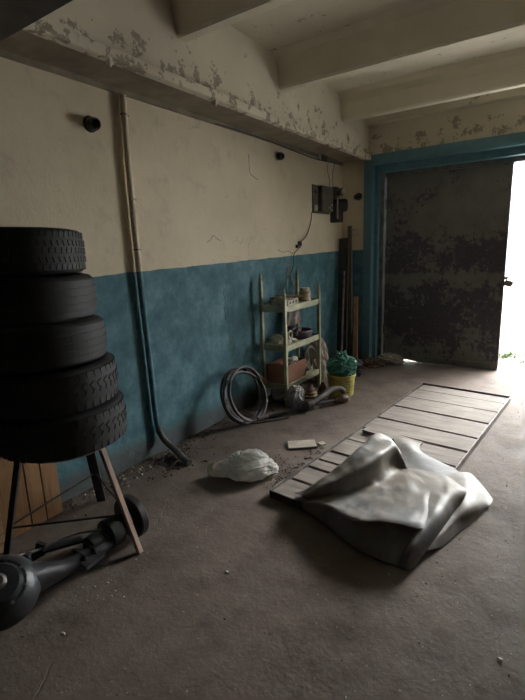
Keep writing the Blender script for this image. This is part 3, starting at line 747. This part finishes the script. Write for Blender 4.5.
# rows of tiny marks on the side
m = MB(); rr = random.Random(5)
for row in range(5):
    zz = .165 - row * .028
    a = R(-38)
    for k in range(4 if row else 6):
        wv = rr.uniform(.006, .012); a += (wv + .004) / .135
        rad = .124 + (.138 - .124) * zz / .2 + .0012
        m.box((rad * math.cos(a), rad * math.sin(a), zz), (.0012, wv * .8, rr.uniform(.006, .013)), (0, 0, a))
m.build('print', 'bakelite', bk)
MB().tube(spline([(.0, .148, .205), (.06, .14, .17), (.13, .08, .135), (.152, 0, .12), (.13, -.08, .135), (.06, -.14, .17), (0, -.148, .205)], 6), .0028, 6).build('bail_handle', 'iron', bk, True)
gb_ = thing('green_bag', 'stuffed green plastic bag sitting in the yellow bucket', 'plastic bag', (-1.865, 4.16, .30))
crumple(MB(), (0, 0, 0), (.145, .145, .115), 41, 6, .13, 2.2, -.8, .2).build('bag', 'green_bag', gb_, 40)
for k in range(6):
    a = k * 1.05
    MB().tube(spline([(.01 * math.cos(a), .01 * math.sin(a), .09), (.03 * math.cos(a), .03 * math.sin(a), .135), (.06 * math.cos(a), .06 * math.sin(a), .135 + .02 * (k % 2))], 4), lambda t: .008 + .004 * math.sin(t * 3), 6).build('tied_corner', 'green_bag', gb_, True)

# boards leaning in the corner
def lean(a, b_, w, th, mat, label, rot=0):
    o = MB().beam(a, b_, w, th, (0, 1, 0), .003).build('leaning_board', mat)
    return tag(o, label, 'board')
lean((-2.32, 5.18, .005), (-2.42, 5.48, 1.61), .13, .03, 'dark_plank', 'wide black board leaning in the corner')
lean((-2.235, 5.27, .005), (-2.375, 5.555, 1.76), .05, .035, 'brown_plank', 'narrow dark brown board, tallest of those in the corner')
lean((-2.16, 5.25, .005), (-2.285, 5.555, .86), .055, .022, 'tan_plank', 'short tan board leaning beside the blue frame')
tag(MB().tube([(-2.28, 5.08, .006), (-2.37, 5.37, 1.2)], .012, 10).build('leaning_rod', 'iron', None, True), 'thin metal rod among the corner boards', 'rod')
tag(MB().beam((-2.15, 5.10, .01), (-2.31, 5.52, .72), .035, .02, (0, 1, 0), .002).build('leaning_board', 'dark_plank'), 'short black stick in front of the tan board', 'board')
# junk in the corner
for i, (x, y, z_, d_, mt, lb) in enumerate(((-2.11, 5.10, .05, (.10, .12, .075), 'pan', 'dark cloth heap at the foot of the corner boards'),
                                  (-1.98, 5.36, .04, (.14, .10, .06), 'bootbrown', 'brown rag heap before the blue door jamb'),
                                  (-2.02, 4.86, .035, (.08, .10, .055), 'darksteel', 'small black lump behind the yellow bucket'))):
    tag(crumple(MB(), (x, y, z_), d_, 50 + i, 4, .3, 2.3, -.78, .2).build('rag_heap', mt, None, 35), lb, 'rag')
tag(crumple(MB(), (-1.84, 5.62, .05), (.17, .10, .065), 61, 5, .2, 2.2, -.75, .16).build('cloth_rag', 'cloth', None, 40), 'light crumpled rag at the foot of the dark door', 'rag')

# ------------------------------------------------------------------ hose coil against the wall
hc = thing('hose_coil', 'coil of thick black hose leaning on the blue wall left of the rack', 'hose', (-2.33, 3.06, .0))
rh = random.Random(11)
for k in range(5):
    pts = []
    rx, rz_ = .275 + rh.uniform(-.03, .02), .225 + rh.uniform(-.02, .01)
    ph = rh.uniform(0, 6)
    n = 40; frac = 1.0
    for i in range(n):
        a = 6.28318 * i / n
        lean_ = .10 - .16 * (.5 + .5 * math.sin(a))
        pts.append((lean_ + .014 * (k - 2) + .006 * math.sin(a * 2 + ph), .03 * (k % 3) + rx * math.cos(a) + .006 * math.sin(3 * a + ph), rz_ + .020 + rz_ * math.sin(a)))
    MB().tube(pts, .013 if k % 2 else .011, 10, True).build('hose_loop', 'rubber_hose', hc, True)
MB().tube(spline([(.03, -.28, .26), (.04, -.26, .16), (.06, -.19, .07), (.09, -.12, .03)], 6), .019, 10).build('hose_end', 'rubber_hose', hc, True)
MB().cyl((.085, -.13, .035), (.12, -.07, .020), .021, .016, seg=14).build('hose_fitting', 'metal', hc, True)
MB().tube(spline([(-.05, .12, .44), (-.03, .24, .38), (.0, .33, .30)], 5), .017, 10).build('hose_end', 'rubber_hose', hc, True)
MB().cyl((.0, .32, .31), (.01, .36, .25), .021, .018, seg=14).build('copper_fitting', 'copper', hc, True)
wire([(-2.36, 3.02, .012), (-2.27, 2.985, .008), (-2.20, 3.01, .008), (-2.12, 3.10, .008), (-2.05, 3.20, .008), (-1.99, 3.29, .008)], .007, 'black cord looping on the floor nearest the camera', 'cord', 'floor_cord')
wire([(-2.38, 3.14, .012), (-2.25, 3.10, .008), (-2.17, 3.16, .008), (-2.08, 3.32, .008), (-2.05, 3.50, .008)], .006, 'second thin cord on the floor behind the looping one', 'cord', 'floor_cord')
wire([(-2.42, 3.30, .02), (-2.36, 3.42, .10), (-2.34, 3.50, .03), (-2.28, 3.44, .008), (-2.2, 3.36, .008)], .006, 'tangled cord between hose coil and rack foot', 'cord', 'floor_cord')

# ------------------------------------------------------------------ white bag and cardboard on the floor
wb = thing('white_bag', 'thin white plastic shopping bag lying on the floor', 'plastic bag', (-1.72, 2.225, 0), R(31))
crumple(MB(), (.025, -.005, .058), (.180, .125, .072), 71, 6, .16, 1.5, -.82, .13).build('bag', 'white_bag', wb, 70)
crumple(MB(), (.06, .03, .105), (.10, .06, .055), 73, 5, .20, 1.6, -1.3, .20).build('bag_fold', 'white_bag', wb, 70)
crumple(MB(), (-.03, .05, .105), (.055, .04, .040), 74, 5, .22, 1.8, -1.3, .24).build('bag_fold', 'white_bag', wb, 70)
crumple(MB(), (.165, .01, .052), (.065, .075, .05), 75, 5, .20, 1.5, -1.05, .18).build('bag_fold', 'white_bag', wb, 70)
MB().grid([[Vector((x, y, z_)) for x, y, z_ in r] for r in (
    spline([(-.08, .045, .085), (-.17, .055, .085), (-.235, .03, .075), (-.245, -.02, .05), (-.21, -.06, .03), (-.08, -.08, .03)], 6),
    spline([(-.07, .02, .095), (-.15, .027, .10), (-.20, .012, .09), (-.205, -.012, .065), (-.18, -.035, .05), (-.07, -.045, .06)], 6))], .003).build('bag_handle', 'white_bag', wb, True)
cp = tag(MB().box((-1.60, 2.835, .014), (.215, .125, .012), (R(1), R(-1), R(35)), .002).build('cardboard_piece', 'cardgrey'), 'flat dusty cardboard piece on the floor beside the planks', 'cardboard')
tag(MB().box((-1.475, 2.93, .012), (.05, .05, .008), (R(3), 0, R(60)), .002).build('cardboard_scrap', 'cardgrey'), 'small torn scrap at the corner of the cardboard piece', 'cardboard scrap')

# ------------------------------------------------------------------ plank platform in an iron frame
A0 = Vector((-1.41, 2.09, 0)); U = Vector((.995, -.10, 0)).normalized(); Vv = Vector((.084, .9965, 0)).normalized()
W_, L_ = .83, 2.66
pt = thing('plank_platform', 'low platform of grey planks in an iron frame on the floor', 'platform', A0, R(-4.9))
def lb_(mb, x0, x1, y0, y1, z0, z1, bev=.002): return mb.lo((x0, y0, z0), (x1, y1, z1), bev)
for nm, a in (('frame_rail', (-.006, 0.0, 0, L_)), ('frame_rail', (W_, W_ + .006, 0, L_))):
    lb_(MB(), a[0], a[1], a[2], a[3], 0, .05, 0).build(nm, 'iron', pt)
lb_(MB(), 0, .02, 0, L_, .0, .010, 0).build('frame_rail', 'iron', pt); lb_(MB(), W_ - .02, W_, 0, L_, .0, .010, 0).build('frame_rail', 'iron', pt)
lb_(MB(), 0, W_, L_, L_ + .008, 0, .055, 0).build('frame_rail', 'darksteel', pt); lb_(MB(), 0, W_, -.008, 0, 0, .05, 0).build('frame_rail', 'darksteel', pt)
ys = [.0, .20, .225, .40, .42, .53, .555, .69, .715, .95, .975, 1.22, 1.245, 1.50, 1.53, 1.86, 1.88, 2.18, 2.19, 2.45, 2.462, 2.655]
rp = random.Random(4)
for i in range(0, len(ys), 2):
    y0, y1 = ys[i], ys[i + 1]
    top = .040 + rp.uniform(-.003, .003)
    m = MB().box((W_ / 2, (y0 + y1) / 2, top - .010), (W_ - .012 - rp.uniform(0, .01), y1 - y0 - .006, .020), (R(rp.uniform(-.6, .6)), 0, R(rp.uniform(-.35, .35))), .003)
    m.build('plank', 'plank', pt)
for yy in (.35, 1.35, 2.35): lb_(MB(), .01, W_ - .01, yy, yy + .03, .0, .018, 0).build('cross_bar', 'iron', pt)
tag(MB().box((-1.02, 3.22, .056), (.46, .11, .014), (R(-2), R(1.5), R(-10)), .002).build('loose_plank', 'plank'), 'loose plank lying crooked on the platform just behind the rubber sheet', 'plank')

# ------------------------------------------------------------------ rubber sheet folded on the platform
SH = [
[(-1.198, 2.078, 0.09), (-1.169, 2.05, 0.1), (-1.149, 2.049, 0.1), (-1.137, 2.051, 0.09), (-1.135, 2.059, 0.08), (-1.125, 2.052, 0.08), (-1.126, 2.042, 0.085), (-1.126, 2.03, 0.085), (-1.126, 2.018, 0.085), (-1.151, 2.027, 0.06), (-1.164, 2.06, 0.012)] ,
[(-1.134, 2.145, 0.14), (-1.1, 2.118, 0.15), (-1.069, 2.095, 0.145), (-1.064, 2.097, 0.12), (-1.068, 2.116, 0.09), (-1.057, 2.108, 0.085), (-1.045, 2.071, 0.095), (-1.041, 2.051, 0.1), (-1.042, 2.028, 0.1), (-1.065, 2.023, 0.07), (-1.034, 2.01, 0.012)] ,
[(-1.083, 2.257, 0.18), (-1.034, 2.221, 0.19), (-0.983, 2.193, 0.185), (-0.988, 2.191, 0.14), (-0.989, 2.193, 0.1), (-0.969, 2.175, 0.09), (-0.933, 2.096, 0.11), (-0.912, 2.023, 0.125), (-0.915, 1.977, 0.125), (-0.936, 1.984, 0.09), (-0.871, 1.931, 0.012)] ,
[(-1.037, 2.388, 0.22), (-0.977, 2.338, 0.23), (-0.915, 2.28, 0.22), (-0.921, 2.282, 0.16), (-0.914, 2.295, 0.11), (-0.878, 2.268, 0.095), (-0.826, 2.121, 0.13), (-0.79, 2.003, 0.145), (-0.785, 1.923, 0.14), (-0.804, 1.931, 0.1), (-0.728, 1.877, 0.012)] ,
[(-1.012, 2.585, 0.24), (-0.939, 2.517, 0.25), (-0.863, 2.452, 0.235), (-0.862, 2.435, 0.17), (-0.844, 2.439, 0.12), (-0.805, 2.42, 0.1), (-0.735, 2.248, 0.135), (-0.689, 2.097, 0.15), (-0.675, 1.952, 0.155), (-0.689, 1.963, 0.11), (-0.613, 1.869, 0.012)] ,
[(-0.994, 2.773, 0.25), (-0.904, 2.715, 0.255), (-0.828, 2.667, 0.235), (-0.825, 2.641, 0.17), (-0.804, 2.641, 0.12), (-0.763, 2.616, 0.1), (-0.667, 2.414, 0.135), (-0.589, 2.201, 0.15), (-0.552, 1.988, 0.165), (-0.566, 1.991, 0.12), (-0.523, 1.875, 0.012)] ,
[(-0.938, 2.877, 0.2), (-0.865, 2.804, 0.2), (-0.797, 2.716, 0.18), (-0.782, 2.671, 0.14), (-0.756, 2.675, 0.11), (-0.719, 2.657, 0.1), (-0.613, 2.534, 0.125), (-0.516, 2.367, 0.14), (-0.475, 2.041, 0.15), (-0.494, 2.013, 0.11), (-0.496, 1.895, 0.02)] ,
]
for c in SH[1:6]: c[2] = (c[2][0], c[2][1], c[2][2] + .012); c[8] = (c[8][0], c[8][1], c[8][2] + .006)
for c in SH: c.insert(0, (c[0][0] - .06, c[0][1] + .05, .062))
rs = thing('rubber_sheet', 'large glossy grey rubber sheet folded in a heap on the planks', 'rubber sheet', (-.85, 2.35, 0))
o3 = Vector((-.85, 2.35, 0))
def wr(p, k=1.0):
    n = noise.fractal(Vector((p.x * 5, p.y * 5, 3)), .9, 2, 4) * .010 * k + (.3 - abs(noise.noise(Vector((p.x * 9 + p.y * 3, p.y * 6, 7))))) * .012 * k
    return Vector((p.x + n * .5, p.y - n * .4, max(p.z + n * min(1, p.z * 9), .006))) - o3
S = [[wr(p) for p in r] for r in surf(SH, 6, 14)]
MB().grid(S, .006).build('upper_fold', 'sheet', rs, True)
UN = [[(-0.752, 2.73, 0.065), (-0.553, 2.758, 0.07), (-0.428, 2.882, 0.06), (-0.35, 2.847, 0.035), (-0.248, 2.719, 0.008)], [(-0.663, 2.571, 0.06), (-0.516, 2.619, 0.065), (-0.407, 2.731, 0.075), (-0.334, 2.702, 0.05), (-0.255, 2.65, 0.01)], [(-0.581, 2.382, 0.05), (-0.458, 2.436, 0.06), (-0.378, 2.48, 0.08), (-0.318, 2.495, 0.06), (-0.277, 2.585, 0.012)], [(-0.536, 2.121, 0.03), (-0.467, 2.146, 0.04), (-0.411, 2.242, 0.05), (-0.369, 2.335, 0.04), (-0.328, 2.395, 0.008)], [(-0.506, 1.883, 0.008), (-0.498, 1.935, 0.02), (-0.47, 2.005, 0.03), (-0.437, 2.066, 0.02), (-0.411, 2.122, 0.006)]]
MB().grid([[wr(p, .6) for p in r] for r in surf(UN, 8, 8)], .006).build('lower_fold', 'sheet', rs, True)
FL = [[(-0.994, 3.169, 0.066), (-0.91, 3.191, 0.07), (-0.795, 3.178, 0.064)], [(-0.903, 3.001, 0.07), (-0.818, 3.0, 0.09), (-0.739, 3.019, 0.066)],
      [(-0.802, 2.81, 0.07), (-0.67, 2.83, 0.08), (-0.473, 2.871, 0.062)], [(-0.721, 2.667, 0.07), (-0.602, 2.685, 0.08), (-0.49, 2.714, 0.066)]]
MB().grid([[wr(p, .3) for p in r] for r in surf(FL, 6, 6)], .005).build('loose_flap', 'sheet', rs, True)
PR = [[(-0.751, 2.68, 0.095), (-0.638, 2.703, 0.1), (-0.536, 2.703, 0.1), (-0.471, 2.669, 0.1), (-0.398, 2.576, 0.12)], [(-0.661, 2.538, 0.11), (-0.566, 2.531, 0.12), (-0.492, 2.501, 0.13), (-0.445, 2.482, 0.14), (-0.367, 2.518, 0.12)], [(-0.555, 2.352, 0.13), (-0.501, 2.352, 0.14), (-0.458, 2.344, 0.145), (-0.424, 2.358, 0.13), (-0.393, 2.398, 0.07)], [(-0.503, 2.151, 0.14), (-0.479, 2.136, 0.145), (-0.458, 2.128, 0.14), (-0.433, 2.155, 0.11), (-0.431, 2.2, 0.05)], [(-0.517, 1.926, 0.1), (-0.496, 1.915, 0.11), (-0.478, 1.94, 0.09), (-0.468, 1.959, 0.06), (-0.466, 1.973, 0.03)], [(-.530, 1.87, .012), (-.518, 1.868, .012), (-.505, 1.87, .010), (-.492, 1.885, .009), (-.48, 1.90, .009)]]
MB().grid([[wr(p, .5) for p in r] for r in surf(PR, 6, 8)], .006).build('rolled_edge', 'sheet', rs, True)

# ------------------------------------------------------------------ litter
def chips(n, place, smin, smax, seed, mb=None):
    mb = mb or MB(); rr = random.Random(seed)
    for i in range(n):
        x, y = place(rr)
        q = Vector((x + 1.41, y - 2.09, 0))
        if -.03 < q.dot(U) < W_ + .03 and -.03 < q.dot(Vv) < L_ + .03 or (x + .85) ** 2 + (y - 2.3) ** 2 < .25: continue
        s_ = rr.uniform(smin, smax) * (1 if rr.random() < .9 else 1.6)
        r = bmesh.ops.create_icosphere(mb.bm, subdivisions=1, radius=s_)
        e = Euler((rr.uniform(0, 6), rr.uniform(0, 6), rr.uniform(0, 6))).to_matrix()
        d = (rr.uniform(.5, 1.3), rr.uniform(.5, 1), rr.uniform(.3, .7))
        for v in r['verts']:
            v.co = e @ Vector([v.co[k] * d[k] * rr.uniform(.8, 1.2) for k in range(3)]) + Vector((x, y, s_ * .35))
    return mb
def along_wall(rr):
    y = rr.uniform(1.35, 5.4); return (XW + .015 + abs(rr.gauss(0, .10)), y)
m = chips(700, along_wall, .003, .010, 1)
chips(260, lambda rr: (-2.42 + abs(rr.gauss(0, .12)), rr.gauss(2.15, .12)), .004, .014, 8, m)
m.build('rubble', 'rubble', kind='stuff', label='crumbled plaster and dirt along the foot of the blue wall', category='rubble')
m = chips(330, lambda rr: (rr.gauss(-1.62 + 0, .22), rr.gauss(2.38, .10)), .003, .009, 2)
chips(120, lambda rr: (rr.gauss(-1.46, .03), rr.uniform(2.15, 2.9)), .003, .009, 9, m)
m.build('wood_debris', 'rubble', kind='stuff', label='dark crumbs and splinters scattered between white bag and planks', category='debris')
m = chips(420, lambda rr: (rr.uniform(-2.3, 1.2), rr.uniform(.5, 5.5)), .002, .005, 5)
m.build('grit', 'rubble', kind='stuff', label='fine grit scattered over the concrete floor', category='grit')
m = chips(150, lambda rr: (rr.uniform(-2.3, .9), rr.uniform(.6, 3.6)), .0015, .0045, 6)
chips(40, lambda rr: (rr.gauss(-1.66, .08), rr.gauss(1.05, .08)), .0015, .005, 7, m)
chips(40, lambda rr: (rr.gauss(-2.38, .05), rr.uniform(1.5, 2.0)), .003, .011, 12, m)
m.build('pale_grit', 'stone', kind='stuff', label='pale crumbs of plaster scattered over the floor', category='grit')
chip_spots = [((-1.223, 1.418), .012, 'white stone chip on the open floor before the rubber sheet'),
              ((-1.573, .785), .014, 'flat pale chip on the floor before the axle housing'),
              ((-.078, 1.584), .012, 'pale chip on the floor far right of the rubber sheet'),
              ((-1.756, 1.491), .008, 'tiny white chip on the floor beside the stand leg'),
              ((-1.473, 1.482), .008, 'tiny pale chip alone left of the rubber sheet shadow'),
              ((-1.66, 1.07), .009, 'white crumb on the floor right of the axle'),
              ((-1.69, 1.02), .011, 'larger white crumb close under the axle tube')]
for i, ((x, y), s_, lb) in enumerate(chip_spots):
    s_ *= .68
    m = MB(); crumple(m, (x, y, s_ * .5), (s_ * 1.2, s_ * .9, s_ * .7), 80 + i, 2, .4, 2, -.6)
    tag(m.build('stone_chip', 'stone'), lb, 'stone chip')

# ------------------------------------------------------------------ light, world, camera
w = bpy.data.worlds.new('overcast'); bpy.context.scene.world = w; w.use_nodes = True
nt = w.node_tree; bg = nt.nodes['Background']
tc = N(nt, 'ShaderNodeTexCoord'); sxyz = N(nt, 'ShaderNodeSeparateXYZ'); nt.links.new(tc.outputs['Generated'], sxyz.inputs[0])
c = ramp(nt, sxyz.outputs['Z'], [(0., (.96, .98, 1.)), (.5, (1., .99, .96))])
# the sun stands behind thin cloud: one brighter patch of sky
dt = N(nt, 'ShaderNodeVectorMath', operation='DOT_PRODUCT'); sd = Vector((.30, 1, .54)).normalized()
dt.inputs[1].default_value = sd
nm = N(nt, 'ShaderNodeVectorMath', operation='NORMALIZE'); nt.links.new(tc.outputs['Generated'], nm.inputs[0]); nt.links.new(nm.outputs[0], dt.inputs[0])
mr = N(nt, 'ShaderNodeMapRange', interpolation_type='SMOOTHSTEP'); mr.inputs['From Min'].default_value = .972; mr.inputs['From Max'].default_value = .998
mr.inputs['To Min'].default_value = 20.; mr.inputs['To Max'].default_value = 80.
nt.links.new(dt.outputs['Value'], mr.inputs['Value'])
nt.links.new(c, bg.inputs['Color']); nt.links.new(mr.outputs['Result'], bg.inputs['Strength'])
w.cycles.sampling_method = 'MANUAL'; w.cycles.sample_map_resolution = 512

cam = bpy.data.cameras.new('camera'); co = bpy.data.objects.new('camera', cam); C.objects.link(co)
r_, u_, f_ = Vector((.82938563, .55750852, -.03610726)), Vector((-.09214681, .20025575, .97540074)), Vector((-.55102491, .80565618, -.21746187))
mw = Matrix((r_, u_, -f_)).transposed().to_4x4(); mw.translation = Vector((0, 0, 1.5))
co.matrix_world = mw
cam.sensor_fit = 'HORIZONTAL'; cam.sensor_width = 36; cam.lens = 36 * 448 / 525
cam.clip_start = .05; cam.clip_end = 200
sc = bpy.context.scene; sc.camera = co
sc.view_settings.view_transform = 'Standard'; sc.view_settings.look = 'None'; sc.view_settings.gamma = 1
sc.view_settings.use_curve_mapping = False
sc.view_settings.exposure = 0.45
sc.cycles.max_bounces = 10; sc.cycles.diffuse_bounces = 7; sc.cycles.glossy_bounces = 4
sc.cycles.sample_clamp_indirect = 6
sc.cycles.use_denoising = True
